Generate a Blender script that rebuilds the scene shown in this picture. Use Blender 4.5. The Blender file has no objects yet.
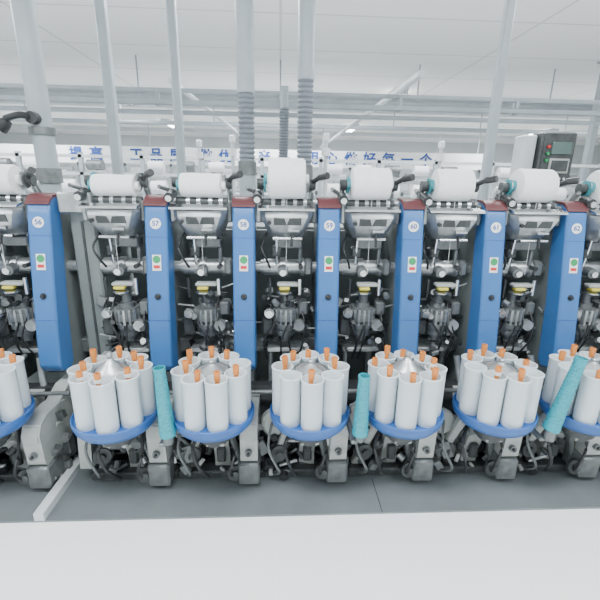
import bpy, math, random
from mathutils import Vector, Matrix
random.seed(7)
C = bpy.context.scene.collection

# ------------------------------------------------------------------ materials
def mat(name, col, rough=0.5, metal=0.0, var=0.12, scale=8.0, emit=None, estr=0.0, bump=0.0, coat=0.0):
    m = bpy.data.materials.new(name); m.use_nodes = True
    nt = m.node_tree; b = nt.nodes['Principled BSDF']
    b.inputs['Roughness'].default_value = rough
    b.inputs['Metallic'].default_value = metal
    if coat: b.inputs['Coat Weight'].default_value = coat
    if emit:
        b.inputs['Emission Color'].default_value = (*emit, 1); b.inputs['Emission Strength'].default_value = estr
    tc = nt.nodes.new('ShaderNodeTexCoord')
    n = nt.nodes.new('ShaderNodeTexNoise'); n.inputs['Scale'].default_value = scale; n.inputs['Detail'].default_value = 4
    nt.links.new(tc.outputs['Object'], n.inputs['Vector'])
    r = nt.nodes.new('ShaderNodeMapRange')
    r.inputs['From Min'].default_value = 0.3; r.inputs['From Max'].default_value = 0.7
    r.inputs['To Min'].default_value = 1 - var; r.inputs['To Max'].default_value = 1 + var * 0.4
    nt.links.new(n.outputs['Fac'], r.inputs['Value'])
    mx = nt.nodes.new('ShaderNodeVectorMath'); mx.operation = 'SCALE'
    mx.inputs[0].default_value = col
    nt.links.new(r.outputs['Result'], mx.inputs['Scale'])
    nt.links.new(mx.outputs['Vector'], b.inputs['Base Color'])
    if bump:
        bp = nt.nodes.new('ShaderNodeBump'); bp.inputs['Strength'].default_value = bump; bp.inputs['Distance'].default_value = 0.01
        nt.links.new(n.outputs['Fac'], bp.inputs['Height']); nt.links.new(bp.outputs['Normal'], b.inputs['Normal'])
    return m

M = {}
M['white'] = mat('drum_white_plastic', (0.67, 0.74, 0.78), 0.35, var=0.05)
M['inner'] = mat('drum_inner_grey', (0.30, 0.33, 0.35), 0.6)
M['blue'] = mat('blue_panel_paint', (0.045, 0.165, 0.43), 0.38, var=0.08, scale=4, coat=0.15)
M['bluetray'] = mat('blue_tray_plastic', (0.03, 0.12, 0.38), 0.4, var=0.1)
M['brown'] = mat('maroon_cap_paint', (0.11, 0.028, 0.032), 0.4)
M['orange'] = mat('orange_bobbin_plastic', (0.72, 0.25, 0.055), 0.45, var=0.1)
M['teal'] = mat('teal', (0.02, 0.42, 0.50), 0.45)
M['tealring'] = mat('teal_plastic_ring', (0.05, 0.30, 0.35), 0.45)
M['metal'] = mat('cast_aluminium', (0.54, 0.565, 0.57), 0.36, 0.75, var=0.35, scale=14)
M['steel'] = mat('polished_steel', (0.72, 0.74, 0.75), 0.2, 0.95, var=0.15)
M['dark'] = mat('dark_mechanism', (0.068, 0.075, 0.077), 0.45, 0.2, var=0.4, scale=20)
M['mid'] = mat('mid_grey_mechanism', (0.20, 0.215, 0.22), 0.42, 0.4, var=0.35, scale=18)
M['black'] = mat('black_rubber', (0.026, 0.028, 0.031), 0.4)
M['panel'] = mat('grey_green_panel', (0.22, 0.25, 0.25), 0.45, 0.1, var=0.15, scale=3)
M['pale'] = mat('pale_cast_paint', (0.42, 0.44, 0.42), 0.45, 0.05, var=0.22, scale=9)
M['yarn'] = mat('white_yarn', (0.84, 0.85, 0.86), 0.85, var=0.06, scale=40, bump=0.1)
M['yellow'] = mat('yellow_label', (0.70, 0.60, 0.08), 0.5)
M['label'] = mat('white_label', (0.85, 0.86, 0.86), 0.5, var=0.02)
M['green'] = mat('green_mark', (0.02, 0.30, 0.10), 0.5, var=0.02)
M['red'] = mat('red_mark', (0.60, 0.03, 0.03), 0.5, var=0.02)
M['ink'] = mat('blue_ink', (0.02, 0.07, 0.30), 0.6, var=0.02)
M['pipe'] = mat('white_painted_pipe', (0.58, 0.61, 0.63), 0.4, var=0.08)
M['post'] = mat('grey_post_paint', (0.38, 0.425, 0.46), 0.45, var=0.08)
M['tray'] = mat('cable_tray_grey', (0.34, 0.38, 0.41), 0.45, 0.1, var=0.1)
M['duct'] = mat('corrugated_grey_hose', (0.20, 0.23, 0.26), 0.5, var=0.1)
M['lamp'] = mat('fluorescent_tube', (1, 1, 1), 0.5, emit=(0.97, 1.0, 1.0), estr=20, var=0.0)
M['plate'] = mat('grey_floor_plate', (0.175, 0.20, 0.21), 0.4, 0.1, var=0.2, scale=2.5)
M['screen'] = mat('green_grey_screen', (0.10, 0.16, 0.15), 0.2)

def teal_mat():
    m = M['teal']; nt = m.node_tree; b = nt.nodes['Principled BSDF']
    tc = nt.nodes.new('ShaderNodeTexCoord')
    v = nt.nodes.new('ShaderNodeTexVoronoi'); v.inputs['Scale'].default_value = 190
    nt.links.new(tc.outputs['Object'], v.inputs['Vector'])
    r = nt.nodes.new('ShaderNodeValToRGB')
    r.color_ramp.elements[0].position = 0.22; r.color_ramp.elements[0].color = (0.010, 0.17, 0.23, 1)
    r.color_ramp.elements[1].position = 0.40; r.color_ramp.elements[1].color = (0.022, 0.32, 0.39, 1)
    nt.links.new(v.outputs['Distance'], r.inputs['Fac']); nt.links.new(r.outputs['Color'], b.inputs['Base Color'])
teal_mat()

def grid_mat(name, base, line, sx, sy, mortar, rough, noise=0.05):
    m = bpy.data.materials.new(name); m.use_nodes = True; nt = m.node_tree; b = nt.nodes['Principled BSDF']
    b.inputs['Roughness'].default_value = rough
    g = nt.nodes.new('ShaderNodeNewGeometry')
    br = nt.nodes.new('ShaderNodeTexBrick'); br.offset = 0.0
    br.inputs['Color1'].default_value = (*base, 1); br.inputs['Color2'].default_value = (*[c * (1 - noise) for c in base], 1)
    br.inputs['Mortar'].default_value = (*line, 1); br.inputs['Scale'].default_value = 1
    br.inputs['Mortar Size'].default_value = mortar; br.inputs['Brick Width'].default_value = sx; br.inputs['Row Height'].default_value = sy
    nt.links.new(g.outputs['Position'], br.inputs['Vector']); nt.links.new(br.outputs['Color'], b.inputs['Base Color'])
    return m
M['ceil'] = grid_mat('ceiling_panel', (0.93, 0.925, 0.905), (0.66, 0.67, 0.66), 3.0, 1.3, 0.015, 0.7, 0.02)
M['floor'] = grid_mat('pale_epoxy_floor', (0.93, 0.94, 0.94), (0.90, 0.91, 0.91), 4.0, 4.0, 0.004, 0.5, 0.01)
M['wall'] = mat('white_wall_paint', (0.64, 0.68, 0.69), 0.7, var=0.05, scale=1)

# ------------------------------------------------------------------ mesh builder
class MB:
    def __init__(s): s.v = []; s.f = []; s.m = []; s.mats = []
    def mi(s, k):
        if k not in s.mats: s.mats.append(k)
        return s.mats.index(k)
    def add(s, vs, fs, k):
        o = len(s.v); i = s.mi(k)
        s.v += [tuple(p) for p in vs]
        for f in fs: s.f.append(tuple(a + o for a in f)); s.m.append(i)
    def box(s, c, d, k, rot=None):
        x, y, z = d[0] / 2, d[1] / 2, d[2] / 2
        P = [Vector(p) for p in ((-x,-y,-z),(x,-y,-z),(x,y,-z),(-x,y,-z),(-x,-y,z),(x,-y,z),(x,y,z),(-x,y,z))]
        if rot:
            R = Matrix.Rotation(rot[2],3,'Z') @ Matrix.Rotation(rot[1],3,'Y') @ Matrix.Rotation(rot[0],3,'X')
            P = [R @ p for p in P]
        c = Vector(c)
        s.add([p + c for p in P], [(0,3,2,1),(4,5,6,7),(0,1,5,4),(1,2,6,5),(2,3,7,6),(3,0,4,7)], k)
    def cbox(s, c, d, k, ch=0.01, rot=None):
        x, y, z = d[0]/2, d[1]/2, d[2]/2
        ch = min(ch, x*0.6, y*0.6, z*0.6)
        def ring(x, y, zz, c): return [(-x+c,-y,zz),(x-c,-y,zz),(x,-y+c,zz),(x,y-c,zz),(x-c,y,zz),(-x+c,y,zz),(-x,y-c,zz),(-x,-y+c,zz)]
        P = ring(x-ch, y-ch, -z, ch*0.5) + ring(x, y, -z+ch, ch) + ring(x, y, z-ch, ch) + ring(x-ch, y-ch, z, ch*0.5)
        F = [tuple(range(7,-1,-1)), tuple(range(24,32))]
        for r in range(3):
            for i in range(8):
                j = (i+1) % 8; F.append((r*8+i, r*8+j, r*8+8+j, r*8+8+i))
        P = [Vector(p) for p in P]
        if rot:
            R = Matrix.Rotation(rot[2],3,'Z') @ Matrix.Rotation(rot[1],3,'Y') @ Matrix.Rotation(rot[0],3,'X')
            P = [R @ p for p in P]
        c = Vector(c); s.add([p + c for p in P], F, k)
    def loft(s, rings, k):
        n = len(rings[0]); vs = [p for r in rings for p in r]; fs = [tuple(range(n-1,-1,-1)), tuple(range((len(rings)-1)*n, len(rings)*n))]
        for j in range(len(rings)-1):
            for i in range(n): fs.append((j*n+i, j*n+(i+1)%n, (j+1)*n+(i+1)%n, (j+1)*n+i))
        s.add(vs, fs, k)
    def lathe(s, prof, o, ax, k, n=16, closed=False):
        ax = Vector(ax).normalized(); o = Vector(o)
        q = Vector((0,0,1)).rotation_difference(ax).to_matrix()
        vs = []; fs = []
        for r, z in prof:
            for i in range(n):
                a = 2*math.pi*i/n
                vs.append(o + q @ Vector((r*math.cos(a), r*math.sin(a), z)))
        L = len(prof)
        for j in range(L if closed else L-1):
            j2 = (j+1) % L
            for i in range(n):
                i2 = (i+1) % n
                fs.append((j*n+i, j*n+i2, j2*n+i2, j2*n+i))
        if not closed:
            if prof[0][0] > 1e-5: fs.append(tuple(range(n-1,-1,-1)))
            if prof[-1][0] > 1e-5: fs.append(tuple(range((L-1)*n, L*n)))
        s.add(vs, fs, k)
    def cyl(s, a, b, r, k, n=14, r2=None):
        a = Vector(a); b = Vector(b); d = b - a
        s.lathe([(r,0),(r if r2 is None else r2, d.length)], a, d, k, n)
    def disc_stack(s, a, ax, segs, k, n=16):
        z = 0; prof = []
        for r, h in segs: prof += [(r, z), (r, z+h)]; z += h
        s.lathe(prof, a, ax, k, n)
    def tube(s, pts, r, k, n=8, sub=5):
        pts = [Vector(p) for p in pts]; P = []
        for i in range(len(pts)-1):
            p0 = pts[max(i-1,0)]; p1 = pts[i]; p2 = pts[i+1]; p3 = pts[min(i+2,len(pts)-1)]
            for t in range(sub):
                t /= sub
                P.append(0.5*((2*p1)+(p2-p0)*t+(2*p0-5*p1+4*p2-p3)*t*t+(-p0+3*p1-3*p2+p3)*t**3))
        P.append(pts[-1]); vs = []; fs = []
        up = Vector((0.13,0.31,0.94)).normalized()
        for i, p in enumerate(P):
            d = (P[min(i+1,len(P)-1)] - P[max(i-1,0)]).normalized()
            u = d.cross(up)
            if u.length < 0.01: u = d.cross(Vector((1,0,0)))
            u.normalize(); w = d.cross(u)
            for j in range(n):
                a = 2*math.pi*j/n; vs.append(p + (u*math.cos(a)+w*math.sin(a))*r)
        for i in range(len(P)-1):
            for j in range(n):
                j2 = (j+1) % n; fs.append((i*n+j, i*n+j2, (i+1)*n+j2, (i+1)*n+j))
        fs.append(tuple(range(n))); fs.append(tuple(range((len(P)-1)*n+n-1, (len(P)-1)*n-1, -1)))
        s.add(vs, fs, k)
    def extr(s, prof, x0, x1, k):
        n = len(prof)
        vs = [(x0,y,z) for y,z in prof] + [(x1,y,z) for y,z in prof]
        fs = [tuple(range(n-1,-1,-1)), tuple(range(n,2*n))] + [(i,(i+1)%n,n+(i+1)%n,n+i) for i in range(n)]
        s.add(vs, fs, k)
    def mesh(s, name, ang=35):
        me = bpy.data.meshes.new(name); me.from_pydata(s.v, [], s.f)
        for k in s.mats: me.materials.append(M[k])
        me.polygons.foreach_set('material_index', s.m)
        me.polygons.foreach_set('use_smooth', [True]*len(s.f))
        me.update()
        import bmesh
        b = bmesh.new(); b.from_mesh(me); bmesh.ops.recalc_face_normals(b, faces=b.faces); b.to_mesh(me); b.free()
        me.set_sharp_from_angle(angle=math.radians(ang))
        return me
def place(me, name, loc=(0,0,0), parent=None, rot=(0,0,0), bevel=0):
    o = bpy.data.objects.new(name, me); C.objects.link(o); o.location = loc; o.rotation_euler = rot
    if parent: o.parent = parent
    if bevel:
        md = o.modifiers.new('bevel','BEVEL'); md.width = bevel; md.segments = 2; md.limit_method = 'ANGLE'; md.angle_limit = math.radians(40)
    return o

# ------------------------------------------------------------------ room shell
def simple(name, boxes, k, bevel=0):
    b = MB()
    for c, d in boxes: b.box(c, d, k)
    return place(b.mesh(name), name, bevel=bevel)
simple('floor', [((0,7,-0.05),(34,24,0.1))], 'floor')
simple('ceiling', [((0,7,3.55),(34,24,0.1))], 'ceil')
simple('wall_back', [((0,19.05,1.75),(34,0.1,3.6))], 'wall')
simple('wall_left', [((-17.05,7,1.75),(0.1,24,3.6))], 'wall')
simple('wall_right', [((17.05,7,1.75),(0.1,24,3.6))], 'wall')
b = MB()
for yy in (10.9, 16.1): b.box((0,yy,3.44),(33.9,0.14,0.12),'pipe')
place(b.mesh('ceiling_beams'), 'trim_1')

lb = MB()
lb.box((0,0,0.05),(0.26,1.34,0.05),'pipe')
lb.cyl((-0.07,-0.63,0.0),(-0.07,0.63,0.0),0.045,'lamp',10); lb.cyl((0.07,-0.63,0.0),(0.07,0.63,0.0),0.045,'lamp',10)
for e in (-0.65,0.65): lb.box((0,e,0.0),(0.24,0.03,0.08),'pipe')
lme = lb.mesh('fluorescent_fixture')
for x in (-9.6,-3.6,2.4,9.0):
    for y in (-1.1,3.6,9.3,14.4):
        if x == -3.6 and y == 9.3: y = 10.0
        o = place(lme, 'fluorescent_ceiling_light', (x,y,3.43))
def area(name, loc, sx, sy, e, rot=(0,0,0)):
    l = bpy.data.lights.new(name,'AREA'); l.shape='RECTANGLE'; l.size=sx; l.size_y=sy; l.energy=e; l.color=(0.94,0.98,1.0)
    o = bpy.data.objects.new(name,l); C.objects.link(o); o.location=loc; o.rotation_euler=rot; return o
for x in (-3.6,-0.6,2.4):
    area('aisle_lamp',(x,0.6,3.38),1.6,0.5,105)
    area('rear_lamp',(x,4.3,3.38),1.6,0.5,95)
for x in (-8,0,8):
    area('hall_lamp',(x,9,3.38),3,1,210)
    area('hall_lamp',(x,14,3.38),3,1,200)

# ------------------------------------------------------------------ machine stations
PX0 = 0.158
def potx(k): return PX0 + 0.5*(k-4) - (0.15 if k <= 1 else 0)
YP = 1.86

def carousel(k, seed):
    rnd = random.Random(seed); b = MB()
    b.lathe([(0.0,-0.03),(0.10,-0.03),(0.150,-0.024),(0.185,-0.008),(0.202,0.015),(0.209,0.036),(0.210,0.058),(0.205,0.061),(0.199,0.050),(0.196,0.046),(0.0,0.045)],(0,0,0),(0,0,1),'bluetray',56)
    off = math.pi/2 + rnd.uniform(-0.25,0.25) + (math.pi/8 if k%2 else 0)
    H0, H1 = 0.046, 0.308
    holes = []
    for i in range(8):
        a = off + i*math.pi/4
        cx, cy = 0.144*math.cos(a), 0.144*math.sin(a)
        b.lathe([(0.050,H0),(0.0525,H0+0.01),(0.0530,H1-0.014),(0.0560,H1-0.008),(0.0560,H1-0.001),(0.0545,H1),(0.0500,H1),(0.0485,H1-0.003),(0.047,H0+0.06),(0.0,H0+0.06)],(cx,cy,0),(0,0,1),'white',30)
        holes.append((cx,cy,a))
    b.lathe([(0.090,H0),(0.090,H1-0.03),(0.082,H1-0.022),(0,H1-0.022)],(0,0,0),(0,0,1),'white',28)
    # flat grey spindle cap with knob; some stations carry a taller shiny yarn guide cone
    hgt = 1.5 if k in (2,5,0) else 0.85
    b.lathe([(0.071,0),(0.073,0.006),(0.062,0.014*hgt),(0.036,0.028*hgt),(0.020,0.038*hgt),(0.012,0.046*hgt),(0.015,0.052*hgt),(0.015,0.060*hgt),(0.009,0.066*hgt),(0,0.067*hgt)],(0,0,H1-0.022),(0,0,1),'metal',32)
    b.lathe([(0.084,0),(0.084,0.008),(0.077,0.010),(0.077,0)],(0,0,H1-0.024),(0,0,1),'mid',28,closed=True)
    for (cx,cy,a) in holes:
        if rnd.random() < 0.1: continue
        rr = rnd.uniform(0.006,0.028); aa = rnd.uniform(0,6.28)
        bx, by = cx+rr*math.cos(aa), cy+rr*math.sin(aa)
        lean = Vector((rnd.uniform(-0.05,0.05), rnd.uniform(-0.05,0.05), 1)).normalized()
        top = H1 + rnd.uniform(0.026,0.055)
        base = Vector((bx,by,H0+0.07)); L = top-H0-0.07
        base = base - Vector((lean.x,lean.y,0))*L*0.8
        b.lathe([(0.0,0),(0.017,0),(0.017,0.01),(0.011,0.014),(0.0115,L-0.048),(0.0150,L-0.045),(0.0158,L-0.004),(0.0145,L),(0.010,L),(0.009,L-0.03),(0,L-0.03)],base,lean,'orange',16)
        if rnd.random() < 0.2:
            b.lathe([(0.0,0),(0.0168,0),(0.0168,0.018),(0.0,0.018)],base+lean*(L-0.045),lean,'label',16)
    return b.mesh('bobbin_carousel_mesh')

front = [(2.45,1.600),(2.420,1.594),(2.392,1.574),(2.372,1.538),(2.360,1.48),(2.338,1.35),(2.312,1.2),(2.285,1.04),(2.262,0.88),(2.243,0.74),(2.232,0.62)]
def yfront(z):
    for (y0,z0),(y1,z1) in zip(front,front[1:]):
        if z1 <= z <= z0: return y0+(y1-y0)*(z0-z)/(z0-z1)
    return 2.3
b = MB()
b.extr(front + [(2.262,0.578),(2.34,0.552),(2.385,0.59),(2.42,1.0),(2.47,1.3),(2.50,1.600)], -0.064, 0.064, 'blue')
colme = b.mesh('blue_column_body', 25)
b = MB()
cap = [(2.51,1.612),(2.452,1.610),(2.414,1.604),(2.384,1.581),(2.366,1.554),(2.371,1.551),(2.395,1.570),(2.425,1.588),(2.51,1.598)]
b.extr(cap, -0.067, 0.067, 'brown')
capme = b.mesh('maroon_cap')
b = MB()
def onface(z, off=0.0): return Vector((0, yfront(z)-off, z))
nrm = Vector((0,-1,0.16)).normalized()
b.lathe([(0.0,0),(0.019,0),(0.019,0.004),(0.012,0.006),(0.012,0.018),(0.010,0.021),(0,0.021)], onface(1.04)+Vector((0,0.002,0)), nrm, 'black', 20)
b.lathe([(0.0,-0.003),(0.031,-0.003),(0.031,0.003),(0.0,0.003)], onface(1.455), nrm, 'label', 28)
b.box(onface(1.235),(0.050,0.008,0.092),'label',rot=(-0.165,0,0))
b.lathe([(0.0,0),(0.022,0),(0.022,0.0015),(0.0,0.0015)], onface(1.254)+nrm*0.0035, nrm, 'green', 24)
b.box(onface(1.212)+nrm*0.004,(0.036,0.002,0.018),'red',rot=(-0.165,0,0))
b.box((0.0,2.32,0.59),(0.09,0.08,0.06),'dark')
for z in (1.38,0.90): b.box(onface(z),(0.1282,0.003,0.002),'ink')
detme = b.mesh('column_details')

def mech(seed, kind):
    r = random.Random(seed); b = MB(); xm = -0.12
    def ring(w, yf, z): return [(xm-w,2.70,z),(xm-w,yf+0.05,z),(xm-w+0.03,yf+0.01,z),(xm,yf,z),(xm+w-0.03,yf+0.01,z),(xm+w,yf+0.05,z),(xm+w,2.70,z)]
    b.loft([ring(0.085,2.44,1.365),ring(0.10,2.395,1.385),ring(0.125,2.355,1.44),ring(0.150,2.335,1.50),ring(0.155,2.345,1.53),ring(0.150,2.40,1.55)],'metal')
    b.extr([(2.395,1.565),(2.335,1.550),(2.327,1.538),(2.40,1.552)], xm-0.165, xm+0.160, 'steel')
    b.extr([(2.350,1.50),(2.338,1.495),(2.350,1.455),(2.37,1.455)], xm-0.075, xm+0.085, 'dark')
    b.cyl((xm-0.10,2.352,1.47),(xm-0.10,2.335,1.468),0.012,'black',12)
    b.cbox((xm+0.04,2.350,1.425),(0.07,0.03,0.02),'steel',0.004)
    b.cbox((xm-0.165,2.54,1.52),(0.03,0.26,0.12),'metal',0.008)
    b.cbox((xm+0.165,2.54,1.52),(0.03,0.26,0.12),'mid',0.008)
    b.cyl((xm-0.15,2.47,1.575),(xm+0.15,2.47,1.575),0.026,'dark',16)
    for dx in (-0.09,-0.03,0.04,0.10): b.cyl((xm+dx,2.47,1.575),(xm+dx+0.022,2.47,1.575),0.0295,'steel',16)
    for sx, w in ((-1,0.155),(1,0.155)):
        b.cyl((xm+sx*w,2.66,1.50),(xm+sx*w,2.52,1.685),0.016,'mid',10)
        b.cbox((xm+sx*w,2.60,1.585),(0.022,0.07,0.19),'metal',0.005,rot=(0.62,0,0))
        b.cyl((xm+sx*(w-0.03),2.51,1.685),(xm+sx*(w+0.02),2.51,1.685),0.032,'dark',18)
        b.cyl((xm+sx*(w-0.032),2.51,1.685),(xm+sx*(w-0.02),2.51,1.685),0.05,'tealring' if sx<0 else 'mid',18)
    b.cyl((xm+0.14,2.51,1.685),(xm+0.20,2.44,1.73),0.014,'black',10); b.cyl((xm+0.195,2.45,1.725),(xm+0.235,2.40,1.735),0.02,'black',12)
    b.cyl((xm-0.17,2.46,1.62),(xm-0.17,2.38,1.60),0.028,'black',14); b.cyl((xm-0.17,2.385,1.60),(xm-0.17,2.36,1.595),0.018,'steel',14)
    b.cyl((xm-0.16,2.55,1.62),(xm-0.235,2.42,1.66),0.012,'mid',10)
    b.cyl((xm-0.08,2.37,1.375),(xm+0.09,2.37,1.375),0.010,'steel',12)
    b.cyl((xm+0.03,2.36,1.40),(xm+0.03,2.345,1.33),0.008,'black',8)
    b.cyl((xm-0.06,2.45,1.385),(xm-0.06,2.48,1.20),0.008,'steel',8)
    b.cyl((xm+0.09,2.5,1.385),(xm+0.09,2.5,1.20),0.012,'mid',8)
    b.cbox((xm+0.02,2.52,1.33),(0.16,0.10,0.06),'mid',0.008)
    b.cbox((xm-0.06,2.50,1.28),(0.06,0.08,0.06),'dark',0.008)
    b.tube([(xm-0.12,2.5,1.39),(xm-0.15,2.43,1.31),(xm-0.12,2.42,1.24),(xm-0.10,2.46,1.18)],0.007,'black')
    b.cyl((-0.25,2.54,1.17),(0.25,2.54,1.17),0.034,'metal',18)
    b.disc_stack((xm-0.16,2.54,1.17),(1,0,0),[(0.045,0.02),(0.053,0.09),(0.046,0.012),(0.060,0.035),(0.048,0.10),(0.058,0.02),(0.040,0.03)],'metal',22)
    b.cyl((xm-0.02,2.52,1.17),(xm-0.02,2.43,1.16),0.032,'mid',16); b.cyl((xm-0.02,2.435,1.16),(xm-0.02,2.41,1.158),0.02,'steel',16)
    b.cyl((xm+0.09,2.48,1.19),(xm+0.09,2.42,1.19),0.014,'black',12)
    b.cbox((xm+0.14,2.50,1.18),(0.05,0.08,0.10),'mid',0.012)
    b.cbox((xm+0.01,2.42,1.085),(0.13,0.06,0.022),'pale',0.006)
    b.cbox((xm-0.01,2.405,1.064),(0.065,0.05,0.018),'yellow',0.004)
    b.lathe([(0,0),(0.045,0),(0.05,0.006),(0.05,0.012),(0.03,0.02),(0,0.02)],(xm-0.01,2.42,1.027),(0,0,1),'steel',24)
    b.cyl((xm+0.085,2.41,1.12),(xm+0.085,2.41,1.02),0.012,'steel',10)
    b.cyl((xm-0.10,2.42,1.12),(xm-0.10,2.42,1.00),0.009,'black',10)
    b.disc_stack((xm,2.47,0.70),(0,0,1),[(0.035,0.04),(0.06,0.05),(0.075,0.035),(0.055,0.02),(0.082,0.05),(0.07,0.03),(0.045,0.03),(0.03,0.06)],'mid',24)
    for i in range(9):
        a = math.pi + i*math.pi/8; b.box((xm+0.078*math.cos(a),2.47+0.078*math.sin(a),0.87),(0.012,0.012,0.10),'metal',rot=(0,0,a))
    b.disc_stack((xm+0.085,2.43,0.82),(0,-1,0),[(0.036,0.02),(0.026,0.015),(0.034,0.01)],'metal',20)
    b.disc_stack((xm-0.105,2.43,0.90),(0,-1,0),[(0.030,0.03),(0.018,0.015),(0.024,0.01)],'steel',20)
    b.cbox((xm-0.115,2.46,0.80),(0.07,0.09,0.11),'dark',0.01)
    b.cbox((xm+0.11,2.48,0.92),(0.06,0.10,0.09),'mid',0.01)
    for i in range(54):
        x = xm + r.uniform(-0.17,0.17); y = r.uniform(2.41,2.60); z = r.uniform(0.60,1.04)
        k = r.choice(['dark','mid','metal','steel','black','mid','dark','metal'])
        q = r.random(); s = r.uniform(0.008,0.022)
        if q < 0.35: b.cbox((x,y,z),(s*2.4,s*2,s*r.uniform(1,3)),k,0.003,rot=(r.uniform(-.5,.5),r.uniform(-.5,.5),0))
        elif q < 0.75: b.cyl((x,y,z),(x+r.uniform(-.02,.02),y-0.03,z+r.uniform(-.02,.02)),s,k,12)
        else: b.cyl((x-0.05,y,z),(x+0.05,y,z+r.uniform(-.04,.04)),0.006,k,8)
    for i in range(4):
        x = xm + r.uniform(-0.13,0.13)
        b.tube([(x,2.5,0.98),(x+r.uniform(-.05,.05),2.40,0.85),(x+r.uniform(-.05,.05),2.39,0.72),(x+r.uniform(-.03,.03),2.46,0.56)],0.006,'black')
    b.cbox((0,2.60,0.62),(0.5,0.10,0.10),'mid',0.008)
    b.cbox((xm,2.50,0.635),(0.24,0.14,0.03),'metal',0.006)
    b.cyl((xm-0.1,2.46,0.63),(xm-0.1,2.40,0.35),0.014,'mid',10)
    b.cyl((xm+0.06,2.45,0.63),(xm+0.06,2.45,0.3),0.02,'dark',12)
    b.cyl((xm+0.12,2.36,0.62),(xm+0.15,2.30,0.42),0.02,'metal',12)
    b.cyl((xm,2.40,1.60),(xm+0.0,2.39,1.16),0.0012,'label',5)
    b.extr([(2.52,1.50),(2.60,1.56),(2.95,1.56),(2.95,0.30),(2.39,0.30),(2.395,0.60),(2.43,1.0),(2.48,1.3)], 0.085, 0.17, 'panel')
    b.box((0,2.98,0.70),(0.5,0.02,1.36),'panel')
    b.box((0,2.9,1.34),(0.5,0.05,0.05),'mid')
    b.cyl((-0.25,2.85,1.44),(0.25,2.85,1.44),0.02,'metal',12)
    # ---------------- under the carousel
    b.disc_stack((0,YP,0.36),(0,0,1),[(0.06,0.03),(0.085,0.04),(0.11,0.03)],'dark',24)
    # cast curved swan-neck carrying the carousel, running back and down to the base
    b.extr([(YP-0.06,0.40),(YP-0.05,0.36),(YP+0.06,0.335),(YP+0.13,0.27),(YP+0.17,0.14),(YP+0.18,0.012),(YP+0.30,0.012),(YP+0.30,0.30),(2.35,0.36),(2.35,0.45),(YP+0.1,0.445),(YP-0.04,0.44)], -0.040,0.050,'pale')
    b.cyl((-0.042,YP+0.16,0.30),(-0.056,YP+0.16,0.30),0.035,'mid',18); b.cyl((0.05,YP+0.2,0.2),(0.066,YP+0.2,0.2),0.03,'metal',18)
    b.cbox((0.005,YP+0.135,0.17),(0.05,0.03,0.10),'dark',0.01)
    # pedestal casting between carousels
    b.extr([(1.90,0.20),(1.89,0.38),(1.92,0.43),(1.98,0.455),(2.12,0.455),(2.30,0.40),(2.30,0.10),(2.02,0.08)], 0.125,0.220,'pale')
    b.extr([(1.885,0.34),(1.885,0.37),(1.91,0.42),(1.96,0.44),(1.96,0.34)], 0.135,0.210,'pale')
    b.cbox((0.17,1.97,0.11),(0.12,0.16,0.14),'mid',0.01)
    b.cyl((0.17,1.90,0.26),(0.17,1.875,0.26),0.020,'mid',18); b.cyl((0.17,1.88,0.26),(0.17,1.865,0.26),0.010,'black',14)
    b.cbox((-0.15,2.02,0.22),(0.045,0.05,0.44),'pale',0.008,rot=(0.2,0.30,0))
    b.cbox((0.095,1.99,0.21),(0.030,0.045,0.42),'mid',0.008,rot=(0.1,-0.25,0))
    b.lathe([(0,0),(0.07,0),(0.075,0.02),(0.075,0.07),(0.06,0.09),(0,0.09)],(-0.20,2.10,0.33),(0.2,-1,0.25),'pale',24)
    b.disc_stack((-0.17,2.02,0.18),(0.2,-1,0.1),[(0.055,0.02),(0.04,0.02),(0.05,0.01),(0.02,0.02)],'dark',22)
    b.disc_stack((0.09,1.93,0.10),(0.1,-1,0.2),[(0.045,0.02),(0.02,0.02)],'dark',20)
    b.tube([(-0.08,1.95,0.38),(-0.13,1.88,0.30),(-0.10,1.87,0.18),(-0.06,1.94,0.06)],0.010,'black')
    b.tube([(0.08,1.95,0.38),(0.10,1.88,0.28),(0.07,1.87,0.15),(0.10,1.95,0.04)],0.008,'black')
    b.tube([(-0.2,2.0,0.38),(-0.22,1.92,0.26),(-0.16,1.9,0.12),(-0.2,1.99,0.04)],0.008,'mid')
    for i in range(56):
        x = r.uniform(-0.25,0.25); y = r.uniform(1.96,2.15); z = r.uniform(0.05,0.40)
        k = r.choice(['dark','mid','metal','dark','black','mid','dark','pale'])
        q = r.random(); s = r.uniform(0.01,0.028)
        if q < 0.5: b.cbox((x,y,z),(s*2.4,s*2,s*r.uniform(1,4)),k,0.003,rot=(r.uniform(-.4,.4),r.uniform(-.7,.7),r.uniform(-.3,.3)))
        elif q < 0.75: b.cyl((x,y,z),(x+r.uniform(-.03,.03),y-0.03,z+r.uniform(-.03,.03)),s,k,12)
        else: b.cyl((x-0.05,y,z),(x+0.05,y,z+r.uniform(-.12,.12)),0.009,k,8)
    b.extr([(2.16,0.012),(2.16,0.10),(2.28,0.46),(2.34,0.46),(2.6,0.1),(2.6,0.012)], -0.25,0.25,'black')
    b.cbox((0,2.03,0.037),(0.5,0.10,0.05),'dark',0.008)
    b.cyl((-0.25,2.18,0.47),(0.25,2.18,0.47),0.014,'mid',12)
    return b.mesh('winding_station_mesh')
variants = [mech(s, 0) for s in (11, 22, 33)]

def package(r, w):
    b = MB()
    b.lathe([(0.028,-w/2-0.02),(0.030,-w/2),(r*0.55,-w/2+0.001),(r*0.93,-w/2+0.004),(r,-w/2+0.016),(r*0.97,w/2-0.014),(r*0.9,w/2-0.003),(r*0.5,w/2),(0.026,w/2),(0.026,w/2+0.02)],(0,0,0),(1,0,0),'yarn',36)
    b.lathe([(0.024,-w/2-0.022),(0.031,-w/2-0.022),(0.031,-w/2-0.004),(0.024,-w/2-0.004)],(0,0,0),(1,0,0),'tealring',20,closed=True)
    return b.mesh('yarn_package_mesh')

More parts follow.
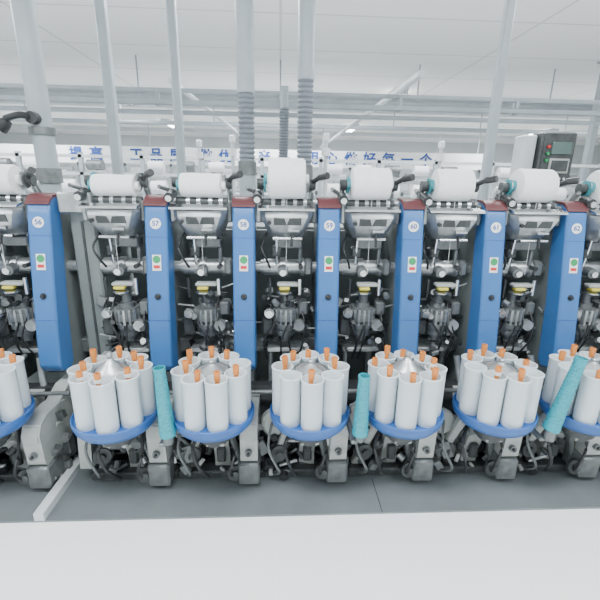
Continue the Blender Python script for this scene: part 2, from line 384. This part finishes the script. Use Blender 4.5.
b = MB()
prof = [(0.026,0),(0.040,0.0),(0.041,0.02)]
for i in range(20):
    z = 0.025+i*0.0145; rr = 0.040-0.013*(z/0.33)
    prof += [(rr,z),(rr,z+0.009),(rr-0.0015,z+0.0105),(rr-0.0015,z+0.013)]
prof += [(0.029,0.325),(0.029,0.345),(0.023,0.345),(0.021,0.05)]
b.lathe(prof,(0,0,0),(0,0,1),'teal',24)
tealme = b.mesh('teal_tube_mesh')

nums = {1:'56',2:'57',3:'58',4:'59',5:'60',6:'61',7:'62',0:'55',8:'63'}
pk = {0:(0.10,0.24),1:(0.085,0.22),2:(0.062,0.24),3:(0.070,0.24),4:(0.118,0.22),5:(0.095,0.23),6:(0.095,0.22),7:(0.10,0.22),8:(0.10,0.22)}
for k in range(0,9):
    x = potx(k) if k >= 1 else potx(1)-0.5*(1-k)
    place(variants[k%3],'winding_station',(x,0,0))
    root = bpy.data.objects.new('blue_control_housing',None); C.objects.link(root); root.location=(x+0.13,0,0)
    place(colme,'housing_body',parent=root,bevel=0.012)
    place(capme,'cap',parent=root,bevel=0.003)
    place(detme,'fittings',parent=root)
    t = bpy.data.curves.new('station_number','FONT'); t.body = nums[k]; t.size=0.040; t.align_x='CENTER'; t.align_y='CENTER'; t.extrude=0.0006; t.offset=0.0008
    t.materials.append(M['ink'])
    to = bpy.data.objects.new('station_number',t); C.objects.link(to); to.parent=root
    p = onface(1.455)+nrm*0.0040; to.location=p; to.rotation_euler=(math.radians(90)-0.16,0,0)
    place(carousel(k,100+k*3),'bobbin_carousel',(x,YP,0.49))
    r,w = pk[k]
    place(package(r,w),'yarn_package',(x-0.12,2.47,1.60+r*0.97),rot=(0,0,random.uniform(-0.05,0.05)))
def teal(px,py,z,ry,s=1.0):
    o = place(tealme,'teal_bobbin_tube',(px,py,z),rot=(0,ry,0)); o.scale=(1,1,s)
T = [(potx(2)+0.290,1.74,0.485,-0.040,1.06),(potx(4)+0.250,1.74,0.475,0.01,0.95),(potx(6)+0.235,1.72,0.50,0.19,1.18)]
for a in T: teal(*a)
b = MB()
for xx,yy,zz,_,_ in T:
    b.cyl((xx,yy,0.44),(xx,yy,zz-0.003),0.026,'mid',14); b.cbox((xx-0.03,1.85,0.435),(0.03,0.26,0.022),'mid',0.005)
place(b.mesh('tube_holder_arms'),'tube_holder_bracket')

b = MB()
b.cbox((-1.185,2.80,0.76),(0.15,0.62,1.50),'panel',0.012)
b.box((-1.185,2.485,0.9),(0.012,0.01,1.1),'dark')
b.cbox((-1.185,2.52,1.56),(0.19,0.20,0.12),'metal',0.01)
place(b.mesh('section_joint_panel'),'machine_end_panel')
b = MB()
b.box((-1.225,2.10,0.035),(0.050,0.80,0.045),'pipe')
b.extr([(1.98,0.10),(2.02,0.50),(2.20,0.62),(2.46,0.62),(2.46,0.10)],-1.14,-1.07,'pale')
b.extr([(2.02,0.06),(2.05,0.42),(2.25,0.5),(2.46,0.5),(2.46,0.06)],-1.36,-1.28,'pale')
place(b.mesh('floor_rail_mesh'),'machine_floor_rail')
b = MB()
b.box((0.35,2.205,0.006),(9,1.0,0.012),'plate')
b.box((-1.5,1.72,0.0065),(0.006,0.03,0.013),'dark'); b.box((0.55,1.83,0.0065),(0.005,0.25,0.013),'dark')
place(b.mesh('floor_plate_mesh'),'steel_floor_plate')

# ------------------------------------------------------------------ overhead services
def up(px, py, dist):
    return (px-300)/400*dist*0.96 + dist*0.052
b = MB()
b.box((0,4.0,2.36),(16,0.09,0.035),'tray'); b.cyl((-8,4.0,2.28),(8,4.0,2.28),0.02,'tray',12)
b.box((0,4.0,2.46),(16,0.05,0.03),'tray')
for i in range(-7,8): b.box((i*1.1,4.0,2.40),(0.03,0.06,0.14),'tray')
place(b.mesh('cable_tray_mesh'),'overhead_cable_tray')
b = MB()
b.cyl((-12,7.0,2.93),(12,7.0,2.93),0.05,'tray',16); b.cyl((-12,7.3,3.05),(12,7.3,3.05),0.035,'tray',16)
for i in range(-5,6): b.cyl((i*2.2,7.0,2.93),(i*2.2,7.0,3.5),0.012,'post',8)
place(b.mesh('ceiling_pipe_mesh'),'overhead_pipe')
b = MB()
b.cyl((-12,10.6,3.0),(12,10.6,3.0),0.05,'tray',16)
for i in range(-5,6): b.cyl((i*2.2+0.6,10.6,3.0),(i*2.2+0.6,10.6,3.5),0.015,'post',8)
place(b.mesh('ceiling_pipe_mesh2'),'overhead_pipe')
b = MB()
b.cyl((1.15,3.6,2.56),(1.15,12,2.62),0.03,'pipe',12)
b.cyl((-1.0,4.1,2.56),(-1.0,12,2.85),0.025,'pipe',12)
place(b.mesh('long_pipe'),'overhead_pipe')

def post(name, x, y, w, z0, z1, k):
    b = MB(); b.cbox((0,0,(z0+z1)/2),(w,w,z1-z0),k,0.008); b.box((0,0,z0+0.02),(w*1.8,w*1.8,0.04),k)
    b.box((0,0,z1-0.01),(w*1.8,w*1.8,0.02),k)
    return place(b.mesh(name),name,(x,y,0))
post('support_post',up(121,0,3.6),3.6,0.075,0,3.5,'post')
post('support_post',up(182,0,3.85),3.85,0.07,0,3.5,'post')
post('support_post',up(487,0,3.6),3.6,0.07,0,3.5,'post')
post('support_post',up(590,0,6.5),6.5,0.1,0,3.5,'post')
b = MB()
X=up(55,0,3.1); b.cyl((X,3.1,0.0),(X,3.1,3.5),0.070,'post',20); b.cyl((X,3.1,1.98),(X,3.1,2.03),0.085,'mid',20); b.cyl((X,3.1,1.66),(X,3.1,1.76),0.085,'mid',20)
b.tube([(X+0.0,3.02,2.08),(X-0.05,2.95,2.09),(X-0.13,2.92,2.06)],0.022,'black',10); b.lathe([(0.03,0),(0.042,0.03),(0.05,0.07),(0.02,0.075)],(X-0.12,2.93,2.05),(-1,0,-0.7),'black',16)
b.cyl((X,3.05,2.08),(X,2.98,2.08),0.04,'black',14)
place(b.mesh('standpipe'),'air_standpipe')
def hose(x,y,r,z0,z1,step=0.035,k='duct'):
    b = MB(); prof=[]; n=int((z1-z0)/step)
    for i in range(n): prof += [(r*0.86,z0+i*step),(r,z0+i*step+step*0.3),(r,z0+i*step+step*0.6),(r*0.86,z0+i*step+step*0.9)]
    b.lathe(prof,(0,0,0),(0,0,1),k,18)
    b.cyl((0,0,z1-0.04),(0,0,3.5),r*1.05,'post',18); b.cyl((0,0,0),(0,0,z0+0.03),r*1.05,'post',18)
    b.cyl((0,0,z0+0.02),(0,0,z0+0.12),r*1.15,'mid',18)
    place(b.mesh('corrugated_hose'),'corrugated_duct_hose',(x,y,0))
hose(up(246,0,3.3),3.3,0.062,1.72,2.36)
hose(up(302,0,3.3),3.3,0.060,1.70,2.46)
b = MB(); X=up(281,0,3.5); prof=[]
for i in range(22): prof += [(0.032,i*0.022),(0.040,i*0.022+0.007),(0.040,i*0.022+0.013),(0.032,i*0.022+0.02)]
b.lathe(prof,(X,3.5,1.78),(0.02,0,1),'duct',14); b.cyl((X,3.5,0.0),(X,3.5,1.8),0.04,'post',12)
b.cyl((X+0.01,3.5,2.24),(X+0.01,3.5,2.40),0.03,'post',12); b.box((X+0.01,3.7,2.40),(0.06,0.46,0.03),'post')
place(b.mesh('small_hose'),'corrugated_duct_hose')
for px,d in ((323,3.4),(232,3.7),(438,3.8),(200,4.2)):
    b = MB(); b.cyl((0,0,0),(0,0,2.02),0.016,'pipe',10); b.cyl((0,0,1.90),(0,0,1.96),0.035,'label',12); b.cbox((0,0,2.04),(0.05,0.05,0.06),'label',0.008)
    place(b.mesh('sensor_pole_mesh'),'sensor_pole',(up(px,0,d),d,0))
b = MB(); X=up(551,0,3.3); 
b.cbox((X,3.3,1.90),(0.28,0.16,0.40),'dark',0.012)
b.box((X,3.215,1.90),(0.25,0.01,0.37),'dark')
b.cbox((X+0.015,3.205,1.98),(0.16,0.02,0.09),'screen',0.004)
b.cbox((X+0.015,3.205,1.85),(0.16,0.02,0.11),'pale',0.004); b.box((X+0.015,3.193,1.85),(0.13,0.004,0.08),'dark')
for i in range(3): b.cyl((X-0.09,3.205,1.99-0.05*i),(X-0.09,3.19,1.99-0.05*i),0.012,'red' if i==0 else 'green',12)
for i in range(4): b.cyl((X-0.04+i*0.037,3.205,1.755),(X-0.04+i*0.037,3.19,1.755),0.010,'steel',10)
b.cbox((X-0.20,3.34,1.93),(0.11,0.14,0.30),'pipe',0.01)
b.box((X,3.42,1.0),(0.06,0.06,2.0),'post')
place(b.mesh('control_box'),'electrical_control_box')

def rack(y, z, n, x0, x1, seed):
    r = random.Random(seed); b = MB()
    b.box(((x0+x1)/2,y+0.25,z-0.95),(x1-x0,0.7,1.3),'pipe')
    b.box(((x0+x1)/2,y-0.12,z-0.35),(x1-x0,0.03,0.05),'post')
    for zz in (0.0,0.2): b.box(((x0+x1)/2,y,z+zz),(x1-x0,0.05,0.035),'pipe')
    for i in range(n+1):
        xx = x0+(x1-x0)*i/n
        b.box((xx,y,z/2+0.12),(0.045,0.05,z+0.24),'post')
    for i in range(n*2):
        xx = x0+(x1-x0)*(i+0.5)/(n*2)
        b.cyl((xx-0.09,y,z-0.15),(xx+0.09,y,z-0.15),0.08,'yarn',18)
        if r.random()<0.7: b.cyl((xx-0.10,y-0.02,z+0.1),(xx+0.08,y-0.02,z+0.1),0.06,'yarn' if r.random()<0.7 else 'mid',16)
        b.cyl((xx,y,z-0.30),(xx,y,z-0.2),0.03,'mid',10)
    place(b.mesh('creel_rack_mesh'),'yarn_creel_rack')
rack(5.2,1.75,18,-6.0,7.0,1)
rack(8.2,1.75,22,-9,10,2)
rack(12.0,1.75,24,-12,13,3)

b = MB(); b.box((-1.6,15.0,2.48),(18,0.04,0.56),'label')
for xx in (-10.3,-4.5,1.5,7.1): b.cyl((xx,15.0,2.74),(xx,15.0,3.5),0.02,'post',8)
bm = place(b.mesh('banner_board'),'hanging_slogan_banner')
t = bpy.data.curves.new('banner_lettering','FONT')
t.body = '提高员工品质 做优质产品 用心做好每一个'
t.size=0.46; t.align_x='CENTER'; t.align_y='CENTER'; t.space_character=1.95; t.extrude=0.005; t.offset=0.012; t.materials.append(M['ink'])
to = bpy.data.objects.new('banner_lettering',t); C.objects.link(to); to.parent=bm; to.location=(-0.9,14.96,2.48); to.rotation_euler=(math.radians(90),0,0)

# ------------------------------------------------------------------ world + camera
w = bpy.data.worlds.new('hall_ambient_fill'); bpy.context.scene.world = w; w.use_nodes = True  # added ambient fill, entering by the open side behind the camera
bg = w.node_tree.nodes['Background']; bg.inputs[0].default_value=(0.90,0.97,1.0,1); bg.inputs[1].default_value=1.25

cam = bpy.data.cameras.new('camera'); co = bpy.data.objects.new('camera',cam); C.objects.link(co)
cam.sensor_width=36; cam.lens=24.0; cam.clip_start=0.05
R = Matrix.Rotation(math.radians(-3),4,'Z') @ Matrix.Rotation(math.radians(90-16.5),4,'X') @ Matrix.Rotation(math.radians(1.0),4,'Z')
co.matrix_world = Matrix.Translation((0,0,1.7)) @ R
bpy.context.scene.camera = co
